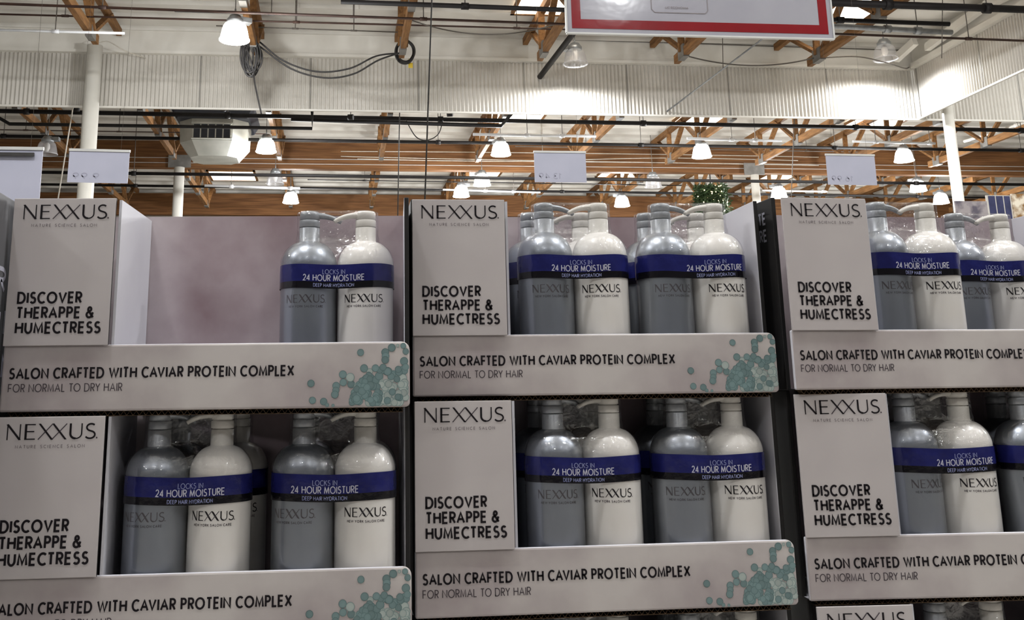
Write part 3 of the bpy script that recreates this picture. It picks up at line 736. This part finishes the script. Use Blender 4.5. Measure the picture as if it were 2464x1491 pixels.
# ------------------------------------------------------------------ lamps
def make_lamp(lit, drop):
    root = empty('high_bay_lamp')
    mb = MB(); mat_ = 'lamp_glow' if lit else 'lamp_glass'
    prof = [(0.105, 0.25), (0.138, 0.236), (0.158, 0.20), (0.173, 0.145), (0.186, 0.08), (0.195, 0.03), (0.200, 0.0)]
    mb.lathe(prof, mat_, 36, close0=False, close1=False)
    mb.lathe([(0.200, 0.0), (0.207, 0.004), (0.207, 0.018), (0.199, 0.022)], mat_, 36, close0=False, close1=False)
    mb.build('lamp_shade', root)
    mb = MB(); mb.lathe([(0.10, 0.245), (0.115, 0.25), (0.115, 0.30), (0.09, 0.33), (0.075, 0.36), (0.02, 0.37)], 'galvanised', 24); mb.box((0.02, -0.07, 0.27), (0.22, 0.07, 0.34), 'galvanised')
    mb.build('ballast_housing', root)
    mb = MB(); mb.tube([(0, 0, 0.36), (0, 0, 0.46)], 0.012, 'galvanised', 8); mb.tube([(0, 0, 0.45), (0, 0, drop)], 0.006, 'cable_grey', 6)
    mb.build('hanging_rod', root)
    if not lit:
        mb = MB(); mb.lathe([(0.02, 0.24), (0.05, 0.20), (0.055, 0.13), (0.03, 0.07), (0.002, 0.06)], 'pearl_plastic', 16); mb.build('bulb', root)
    return root
LAMPS = [(568, 98, 1, 'large glowing pendant lamp at upper left, nearest in view'), (649, 366, 1, 'glowing lamp beside the ceiling air unit'), (688, 488, 1, 'small glowing lamp low at left above the near-empty tray'),
         (1202, 373, 1, 'glowing lamp left of the middle hanging white sign'), (1160, 446, 1, 'glowing lamp under the girder, left of the middle hanging sign'), (1114, 473, 1, 'glowing lamp just above the middle stack header'),
         (1689, 378, 1, 'glowing lamp right of centre before the girder'), (1497, 496, 1, 'glowing lamp above the pump bottles of the middle stack'), (2166, 388, 1, 'glowing lamp right of the right hanging white sign'),
         (2210, 460, 1, 'glowing lamp below the right hanging sign, left of the white column'), (1385, 155, 0, 'unlit translucent lamp hanging below the red-bordered sign'), (2131, 143, 0, 'unlit translucent lamp near the corrugated corner at upper right'),
         (1572, 450, 0, 'small unlit grey lamp right of the middle hanging sign'), (662, 443, 0, 'small unlit grey lamp below the girder at left'), (112, 372, 0, 'unlit grey lamp behind the left hanging signs'),
         (1875, 475, 1, 'small glowing lamp just above the right stack header'), (2265, 489, 1, 'small glowing lamp left of the right column, lowest of the row')]
protoL = {}
for px, py, lit, lab in LAMPS:
    q = at(px, py, 16.1) if py < 160 and not lit else atz(px, py, 4.5 if px == 112 else 4.70)
    near = min(XS + [14.3, 16.5], key=lambda X: abs(X - q.x))
    if abs(q.x - near) < 0.13: q.x = near + (0.13 if q.x > near else -0.13)
    key = (lit, round(q.z, 2)); drop = ZC - q.z - 0.01
    if key in protoL: L_ = copy_tree(protoL[key])
    else: L_ = protoL[key] = make_lamp(lit, drop)
    L_.location = q; L_.rotation_euler = (0, 0, (px % 7) * 0.4)
    tag(L_, lab, 'lamp', 'high bay lamps')
    if lit: point_light('lamp_light', q + Vector((0, 0, -0.06)), LAMP_POWER * (0.65 if q.y < 16 else 1.15), radius=0.12)
    elif q.y < 17:
        sp = bpy.data.lights.new('lamp_light', 'SPOT'); sp.energy = 280.0; sp.color = (0.98, 0.99, 1.0); sp.shadow_soft_size = 0.08; sp.spot_size = math.radians(168); sp.spot_blend = 0.35  # spot added under the two unlit lamps to brighten the corrugated walls
        so = bpy.data.objects.new('lamp_light', sp); so.location = q + Vector((0, 0, -0.01)); COL.objects.link(so)

# ------------------------------------------------------------------ pipes, conduits and cables
PZ = 5.05                        # most pipes hang just under the bottom chords
def pipe(name, a, b, r, mt, lab, cat, clamps=0, pts=None, Y=None, z=PZ):
    if pts is None:
        P0, P1 = (atz(a[0], a[1], z), atz(b[0], b[1], z)) if Y is None else (at(a[0], a[1], Y), at(b[0], b[1], Y))
        d = P1 - P0
        pts = [P0 - d * 0.12 if a[0] <= 5 else P0, P1 + d * 0.12 if b[0] >= 2460 else P1]
    root = empty(name, pts[0]); o = MB(); o.tube([p - pts[0] for p in pts], r, mt, 10); o.build('pipe_run', root)
    for k in range(clamps):
        t_ = (k + 0.62) / (clamps + 0.24); p = pts[0].lerp(pts[-1], t_) - pts[0]
        near = min(XS + [14.3, 16.5, 18.7], key=lambda X: abs(X - p.x - pts[0].x))
        if abs(near - p.x - pts[0].x) < 0.25: p = p + (pts[-1] - pts[0]) * (0.4 / (pts[-1] - pts[0]).length)
        mb = MB(); mb.tube([p - (pts[-1] - pts[0]).normalized() * 0.05, p + (pts[-1] - pts[0]).normalized() * 0.05], r * 1.45, mt, 10); mb.tube([p, (p.x, p.y, ZC - pts[0].z - 0.004)], 0.008, 'cable_grey', 6)
        mb.build('pipe_hanger', root)
    return tag(root, lab, cat)
pipe('sprinkler_pipe', (0, 9), (2464, 98), 0.019, 'pipe_rust', 'long rusty sprinkler pipe crossing the top in front of the trusses', 'pipe', 4)
pipe('sprinkler_pipe', (820, 4), (2284, 58), 0.034, 'pipe_black', 'thick black pipe behind the top of the red-bordered sign', 'pipe', 3)
pipe('sprinkler_pipe', (1985, 6), (2464, 23), 0.052, 'pipe_black', 'thickest black pipe at the top right corner', 'pipe', 2)
pipe('conduit', (0, 34), (1560, 76), 0.015, 'pipe_rust', 'thin brown conduit below the rusty pipe at upper left', 'conduit', 3, z=5.36)
pipe('conduit', (0, 72), (300, 80), 0.020, 'pipe_bright', 'bright pale tube crossing behind the left column top', 'tube', 1)
pipe('conduit', (250, 60), (2200, 122), 0.010, 'cable_grey', 'thin grey conduit along the white beam over the corrugated wall', 'conduit', 0, Y=FY - 0.072)
pipe('sprinkler_pipe', (0, 267), (2464, 314), 0.042, 'pipe_black', 'black sprinkler main just under the corrugated wall', 'pipe', 6)
EY = 18.55
pipe('sprinkler_pipe', 0, 0, 0.032, 'pipe_black', 'black pipe with a right angle elbow beside the air unit', 'pipe', 2, [at(-40, 262, EY), at(23, 298, EY), at(751, 309, EY), at(751, 262, EY)])
pipe('sprinkler_pipe', 0, 0, 0.038, 'pipe_black', 'black pipe that turns diagonally upward left of the middle lamp', 'pipe', 2, [at(700, 287, 18.8), at(1206, 303, 19.1), at(1235, 268, 17.6)])
pipe('sprinkler_pipe', (0, 327), (2464, 362), 0.034, 'pipe_black', 'black sprinkler pipe directly above the brown girder', 'pipe', 6)
pipe('sprinkler_pipe', (0, 413), (2464, 444), 0.036, 'pipe_black', 'black pipe just below the brown girder', 'pipe', 3, z=4.6)
pipe('sprinkler_pipe', (0, 442), (2464, 476), 0.032, 'pipe_black', 'black pipe lower down beyond the girder above the trays', 'pipe', 3)
pipe('strut_rail', (1138, 323), (1434, 328), 0.028, 'pipe_bright', 'bright strut rail above the lamp left of centre', 'rail', 2, z=4.92)
pipe('strut_rail', (1653, 333), (1880, 339), 0.028, 'pipe_bright', 'bright strut rail above the lamp right of centre', 'rail', 2, z=4.92)
pipe('strut_rail', (2052, 340), (2250, 345), 0.024, 'pipe_bright', 'bright strut rail above the right lamp', 'rail', 2, z=4.92)
pipe('strut_rail', (492, 446), (722, 453), 0.032, 'pipe_bright', 'pale strip rail low at left beyond the girder', 'rail', 2, z=4.92)
pipe('strut_rail', (1066, 456), (1300, 463), 0.024, 'pipe_bright', 'bright strip rail over the middle stack header', 'rail', 2, z=4.92)
pipe('strut_rail', (1835, 458), (1990, 461), 0.024, 'pipe_bright', 'pale strip rail over the right stack header', 'rail', 2, z=4.92)
pipe('strut_rail', (1990, 62), (2290, 78), 0.040, 'galvanised', 'galvanised rail above the unlit lamp at upper right', 'rail', 2)
pipe('slanting_rod', 0, 0, 0.014, 'galvanised', 'thin grey rod slanting down in front of the corrugated wall', 'rod', 0, [at(1850, 82, 15.0), at(1605, 268, 16.975)])
pipe('sprinkler_drop', 0, 0, 0.050, 'pipe_black', 'black pipe slanting down to the corrugated wall beside the unlit lamp', 'pipe', 0, [at(1400, 55, 15.2), at(1378, 82, 15.6), at(1299, 185, 16.98)])
pipe('conduit', 0, 0, 0.032, 'column_white', 'white pipe slanting down behind the right column', 'pipe', 2, [at(2500, 284, 20.0), at(2320, 340, 22.0)])
pipe('conduit', (420, 27), (1010, 46), 0.014, 'galvanised', 'grey conduit from the large pendant lamp to the middle truss', 'conduit', 2, z=5.45)
pipe('conduit', (520, 62), (975, 78), 0.010, 'cable_grey', 'thin grey conduit just above the sagging black cables', 'conduit', 2, z=5.55)
pipe('conduit', (0, 312), (640, 322), 0.012, 'pipe_rust', 'thin rusty conduit behind the thick left column', 'conduit', 3, z=5.45)
pipe('conduit', (1240, 352), (2100, 366), 0.010, 'cable_grey', 'thin grey conduit above the girder right of centre', 'conduit', 3, z=5.62)
pipe('conduit', (740, 432), (1640, 446), 0.012, 'pipe_black', 'thin black conduit beyond the girder over the middle stack', 'conduit', 4, z=5.04)
def cable(pts, r, mt, lab, name='power_cable', cat='cable'):
    out = []
    for i in range(len(pts) - 1):       # Catmull-Rom through the points
        p0, p1, p2, p3 = pts[max(i - 1, 0)], pts[i], pts[i + 1], pts[min(i + 2, len(pts) - 1)]
        for k in range(8):
            t_ = k / 8
            out.append(0.5 * ((2 * p1) + (p2 - p0) * t_ + (2 * p0 - 5 * p1 + 4 * p2 - p3) * t_ * t_ + (3 * p1 - p0 - 3 * p2 + p3) * t_ ** 3))
    out.append(pts[-1])
    mb = MB(); mb.tube(out, r, mt, 6); return tag(mb.build(name), lab, cat)
def sag(p0, p1, drop, n=8): return [p0.lerp(p1, k / n) - Vector((0, 0, drop * 4 * (k / n) * (1 - k / n))) for k in range(n + 1)]
CYD = 15.55; CZ = HC + 5.2
A_ = lambda Y, *q: [at(x, y, Y) for x, y in q]
E0, E1 = Vector((-1.235, CYD, CZ - 0.02)), Vector((0.955, CYD, CZ - 0.02))
cable([E0] + A_(CYD, (620, 98), (680, 145), (760, 172), (840, 165), (905, 135)) + [E1], 0.014, 'cable_black', 'upper of two black cables sagging in front of the corrugated wall')
E0, E1 = Vector((-1.235, CYD - 0.1, CZ - 0.05)), Vector((0.955, CYD - 0.1, CZ - 0.05))
cable([E0] + A_(CYD - 0.1, (622, 110), (700, 165), (780, 187), (850, 178), (910, 145)) + [E1], 0.014, 'cable_black', 'lower of two black cables sagging in front of the corrugated wall')
rnd = random.Random(5); loops = [Vector((-1.235, CYD - 0.2, CZ))]
for k in range(9):
    cx = 604 + rnd.uniform(-8, 8); cy = 134 + rnd.uniform(-6, 10); rx = rnd.uniform(10, 21); ry = rnd.uniform(30, 46)
    for j in range(10):
        a = 2 * math.pi * j / 10
        loops.append(at(cx + rx * math.sin(a), cy - ry * math.cos(a), CYD - 0.2 - 0.02 * k))
tail = at(608, 164, CYD - 0.4); loops.append(tail)
loops += [at(614, 205, CYD - 0.2), at(629, 274, CYD)]
cable(loops, 0.013, 'cable_black', 'bundled coil of black cable hanging below the large pendant lamp', 'cable_coil', 'cable coil')
loops = []
for k in range(4):
    cx = 975 + rnd.uniform(-2, 2); cy = 124 + rnd.uniform(-2, 2); rx = 22 + rnd.uniform(-2, 2); ry = 26 + rnd.uniform(-2, 2)
    for j in range(10):
        a = 2 * math.pi * j / 10; loops.append(at(cx + rx * math.sin(a), cy - ry * math.cos(a), 15.72 + 0.025 * k))
cable(loops, 0.015, 'cable_black', 'round loop of black cable hung on the middle truss end', 'cable_coil', 'cable coil')
mb = MB(); q = at(988, 157, 15.74); mb.box((q.x - 0.035, q.y - 0.004, q.z - 0.045), (q.x + 0.035, q.y, q.z + 0.04), 'yellow_tag'); mb.tube([q + Vector((0, -0.002, 0.03)), q + Vector((-0.03, 0.01, 0.12))], 0.004, 'yellow_tag', 5)
tag(mb.build('cable_tag'), 'small yellow tag below the round cable loop', 'tag')
cable(sag(Vector((1.043, 14.1, CZ)), Vector((3.177, 14.1, CZ)), 0.19), 0.010, 'cable_grey', 'thin grey cable sagging between trusses near the top middle')
cable(sag(Vector((5.523, 15.4, CZ)), Vector((7.697, 15.4, CZ)), 0.15), 0.012, 'cable_grey', 'grey cable sagging between trusses below the red-bordered sign')
cable([Vector((7.783, 15.4, CZ)), at(2060, 136, 15.6), at(2130, 150, 15.9), at(2175, 164, 16.6), Vector((CX - 0.13, FY - 0.13, FZ1))], 0.012, 'cable_grey', 'grey cable sagging to the corrugated corner at right')
cable([atz(975, 285, PZ)] + A_(18.95, (1000, 328), (1028, 337), (1055, 322)) + [atz(1066, 287, PZ)], 0.010, 'cable_black', 'black cable loop hanging from pipes left of centre')
for k, (a, b, c) in enumerate((((820, 364), (1130, 366), (1640, 372)), ((820, 376), (1120, 383), (1640, 392)), ((860, 382), (1220, 388), (1590, 380)))):
    cable(A_(24.355 - 0.012 * k, a, b, c, (c[0] + 330, c[1] + 6)), 0.010, 'cable_white', ['uppermost', 'middle', 'lowest'][k] + ' pale cable strung along the brown girder')
cable([Vector((-3.96 + 0.05, FY - 0.43, HC + 5.57))] + A_(16.5, (260, 100), (300, 122)) + [at(350, 140, FY - 0.025)], 0.008, 'cable_white', 'thin white wire trailing right from the left column top')
def wire(pa, pb, r, mt, lab, Y):
    a, b = at(pa[0], pa[1], Y), at(pb[0], pb[1], Y)
    d = (a - b) / (a.z - b.z); top = b + d * (ZC - 0.01 - b.z)
    mb = MB(); mb.tube([top, b], r, mt, 6); return tag(mb.build('hanging_wire'), lab, 'wire')
wire((1039, 0), (1021, 520), 0.0045, 'cable_black', 'long black vertical wire in front of the corrugated wall behind the middle header', 6.0)
wire((961, 300), (957, 520), 0.010, 'cable_black', 'thin black vertical rod left of the long black wire', 18.2)
wire((176, 255), (136, 500), 0.012, 'cable_white', 'white cord slanting down left of the thick column', 18.2)
wire((1738, 70), (1740, 165), 0.007, 'cable_grey', 'thin grey wire holding the slanting rod', 15.93)
wire((2268, 0), (2266, 140), 0.007, 'cable_grey', 'thin grey wire above the corrugated corner', 13.3)
wire((1909, 345), (1903, 500), 0.010, 'cable_grey', 'thin grey rod left of the right hanging sign', 20.0)
q = at(2281, 372, 16.3)
mb = MB(); mb.tube([(q.x, q.y, 0.0), (q.x, q.y, HC + 4.55)], 0.018, 'column_white', 8); tag(mb.build('thin_pipe'), 'thin white vertical pipe left of the right column', 'pipe')

# ------------------------------------------------------------------ ceiling air unit
c = at(520, 320, 21.0)
root = empty('ceiling_air_unit', (c.x, c.y, 0))
za = lambda y: at(520, y, 20.3).z
zt = za(259)
def frustum(mb, w0, d0, z0, w1, d1, z1, mt, ch=0.25):
    def ring(w, d, z):
        k = ch * min(w, d)
        return [(x, y, z) for x, y in ((-w + k, -d), (w - k, -d), (w, -d + k), (w, d - k), (w - k, d), (-w + k, d), (-w, d - k), (-w, -d + k))]
    mb.rings([ring(w0, d0, z0), ring(w1, d1, z1)], mt, True, True, smooth=False)
mb = MB(); frustum(mb, 0.72, 0.70, za(284), 0.83, 0.80, zt, 'grille_dark', 0.06); mb.build('dark_collar', root)
mb = MB(); frustum(mb, 0.66, 0.64, za(335), 0.68, 0.66, za(284), 'heater_white', 0.42); frustum(mb, 0.46, 0.42, za(367), 0.66, 0.64, za(335), 'heater_white', 0.42); mb.build('housing', root)
mb = MB(); x0, x1, yf = -0.37, 0.36, -0.675
mb.box((x0, yf, za(331)), (x1, yf + 0.05, za(296)), 'grille_dark')
mb.box((x0 - 0.03, yf - 0.05, za(298)), (x1 + 0.03, yf + 0.06, za(294)), 'heater_white'); mb.box((x0 - 0.03, yf - 0.02, za(333)), (x1 + 0.03, yf + 0.06, za(331)), 'heater_white')
for k in range(6):
    xx = x0 + (x1 - x0) * k / 5; mb.box((xx - 0.012, yf - 0.012, za(332)), (xx + 0.012, yf + 0.05, za(297)), 'heater_white')
mb.build('grille', root)
for sx in (-1, 1):
    mb = MB(); mb.box((sx * 0.7 - 0.02, -0.02, zt), (sx * 0.7 + 0.02, 0.02, ZC - 0.08), 'plate_grey'); mb.build('hanger', root)
tag(root, 'large white tapered ceiling air unit with dark grille at left', 'air unit')

# ------------------------------------------------------------------ hanging signs
def sign(x0, y0, x1, y1, Y, lab, ghost=None, wires=((0.15, 0), (0.85, 0)), tilt=0.0):
    tl, tr, bl = at(x0, y0, Y), at(x1, y0, Y), at(x0, y1, Y)
    w, h = (tr - tl).length, tl.z - bl.z
    root = empty('hanging_sign', (bl.x, Y, bl.z)); root.rotation_euler = (0, tilt, 0)
    mb = MB(); mb.box((0, 0, 0), (w, 0.003, h), 'sign_paper'); card = mb.build('sign_card', root)
    mb = MB(); mb.box((-0.002, -0.004, h - 0.008), (w + 0.002, 0.007, h + 0.004), 'pipe_white'); mb.build('top_clip', root)
    if ghost:
        lb = MB(); fn = lambda a, b: (w * 0.52 - a, -0.0008, b)       # price on the far side showing through, reversed
        write(lb, ghost, 0, h * 0.10, h * 0.20, w * 0.44, 0.15, fn, 'sign_ghost'); lb.build('show_through_print', card)
    for fx, _ in wires:
        mb = MB(); mb.tube([(w * fx, 0.0015, h), (w * fx, 0.0015, ZC - bl.z - 0.08)], 0.0006, 'cable_grey', 5); mb.build('suspension_wire', root)
    return tag(root, lab, 'sign', 'hanging white signs'), w, h
sign(161, 359, 306, 438, 5.0, 'small white hanging sign in front of the thick left column', '9.99', tilt=0.015)
sign(1287, 364, 1411, 438, 5.8, 'small white hanging sign at the middle, faint reversed price showing through', '13.49')
sign(1993, 371, 2110, 444, 6.2, 'small white hanging sign at right, faint reversed price showing through', '16.99', tilt=0.005)
r_, w, h = sign(-120, 354, 85, 560, 4.0, 'tall white sign cut by the left edge with a black clip bar')
mb = MB(); mb.box((0.05, -0.012, h - 0.034), (w * 0.905, -0.004, h - 0.020), 'cable_black'); mb.build('clip_bar', r_)
# red-bordered sign
tl, tr, bl = at(1366, -220, 3.0), at(1985, -220, 3.0), at(1366, 78, 3.0)
w, h = (tr - tl).length, tl.z - bl.z
root = empty('red_bordered_sign', (bl.x, 3.0, bl.z))
mb = MB(); mb.box((0, 0, 0), (w, 0.006, h), 'sign_gloss'); card = mb.build('sign_panel', root)
mb = MB(); fr = 0.0145; fw = 0.030
mb.box((fr, -0.0008, fr), (w - fr, 0, fr + fw), 'sign_red'); mb.box((fr, -0.0008, fr + fw), (fr + fw * 0.95, 0, h - fr), 'sign_red'); mb.box((w - fr - fw * 0.95, -0.0008, fr + fw), (w - fr, 0, h - fr), 'sign_red'); mb.box((fr, -0.0008, h - fr - fw), (w - fr, 0, h - fr), 'sign_red')
b_ = mb.build('red_border', root)
mb = MB(); mb.box((-0.003, -0.003, -0.004), (w + 0.003, 0.009, 0.001), 'pipe_white'); mb.box((w, -0.003, 0), (w + 0.005, 0.009, h), 'pipe_white'); mb.box((-0.005, -0.003, 0), (0, 0.009, h), 'pipe_white'); mb.build('edge_channel', root)
mb = MB(); x0, x1 = w * 0.315, w * 0.527; z0 = (78 - 18) * 3.0 / F_PX * 1.02
fnp = lambda a, b: (a, -0.001, b)
ribbon(mb, [(x0, z0 + 0.2), (x0, z0 + 0.01), (x0 + 0.01, z0), (x1 - 0.01, z0), (x1, z0 + 0.01), (x1, z0 + 0.2)], 0.0022, fnp, 'ink_grey'); mb.build('printed_outline', root)
lb = MB(); write(lb, 'LIC ECONOMIA', x0 + 0.045, z0 + 0.013, 0.008, 0.075, 0.16, fnp, 'ink_grey'); lb.build('lettering', root)
for fx in (0.2, 0.8):
    mb = MB(); mb.tube([(w * fx, 0.003, h), (w * fx, 0.003, ZC - bl.z - 0.08)], 0.001, 'cable_grey', 5); mb.build('suspension_wire', root)
tag(root, 'large glossy white sign with red border hanging at the top', 'sign')

# ------------------------------------------------------------------ lit foliage and far displays
c = at(1712, 478, 24.95)
root = empty('lit_wreath', (c.x, c.y, c.z)); WS = 24.95 / 14.0
rnd = random.Random(11); mb = MB()
def cone_pt():
    while 1:
        z = rnd.uniform(-0.36, 0.18); R_ = 0.27 - 0.10 * (z + 0.36)
        x, y = rnd.uniform(-R_, R_), rnd.uniform(-R_, R_)
        if x * x + y * y < R_ * R_: return Vector((x, y, z)) * WS
for k in range(4200):
    p = cone_pt(); d = Vector((rnd.uniform(-1, 1), rnd.uniform(-1, 1), rnd.uniform(-0.6, 0.9))).normalized(); u = d.orthogonal().normalized()
    L_ = rnd.uniform(0.09, 0.17); mb.quad([p, p + d * L_ * 0.5 + u * 0.024, p + d * L_, p + d * L_ * 0.5 - u * 0.024], 'foliage')
lf = mb.build('evergreen_sprigs', root); lf['kind'] = 'stuff'
mb = MB()
for k in range(70):
    p = cone_pt() * 1.06
    mb.lathe([(0.001, -0.015), (0.012, -0.008), (0.0145, 0), (0.012, 0.008), (0.001, 0.015)], 'fairy_glow', 8, c=p)
fl = mb.build('fairy_lights', root); fl['kind'] = 'stuff'
mb = MB(); mb.tube([(0, 0, -0.05), (0, 0, ZC - c.z - 0.01)], 0.018, 'cable_black', 8); mb.build('hanging_cord', root)
tag(root, 'evergreen wreath with warm fairy lights hanging behind the middle stack', 'wreath')

c0, c1 = at(2318, 500, 12.0), at(2464, 500, 12.0)
root = empty('poster_display', (c0.x, 12.0, 0)); w = c1.x - c0.x; zb = c0.z
P_ = lambda px: (px - 2318) / 146.0 * w
Zp = lambda py: (500 - py) * 12.0 / F_PX
mb = MB(); mb.box((P_(2290), 0.02, 0), (P_(2520), 0.10, zb + Zp(545)), 'charcoal_board'); mb.build('display_base', root)
mb = MB(); mb.box((P_(2300), 0, zb + Zp(545)), (P_(2376), 0.02, zb + Zp(482)), 'banner_print'); mb.build('grey_poster', root)
for k, (a, b) in enumerate(((2381, 2397), (2400, 2416), (2419, 2433))):
    mb = MB(); mb.box((P_(a), 0, zb + Zp(545)), (P_(b), 0.02, zb + Zp(468)), 'navy_print'); mb.build('navy_poster', root)
mb = MB(); mb.box((P_(2376), 0.005, zb + Zp(545)), (P_(2436), 0.018, zb + Zp(466)), 'white_paint'); mb.build('white_frame', root)
mb = MB(); mb.box((P_(2437), -0.01, zb + Zp(545)), (P_(2500), 0.02, zb + Zp(462)), 'gold_sparkle'); mb.build('sparkle_panel', root)
tag(root, 'far display with navy posters in white frames at right edge', 'poster display')
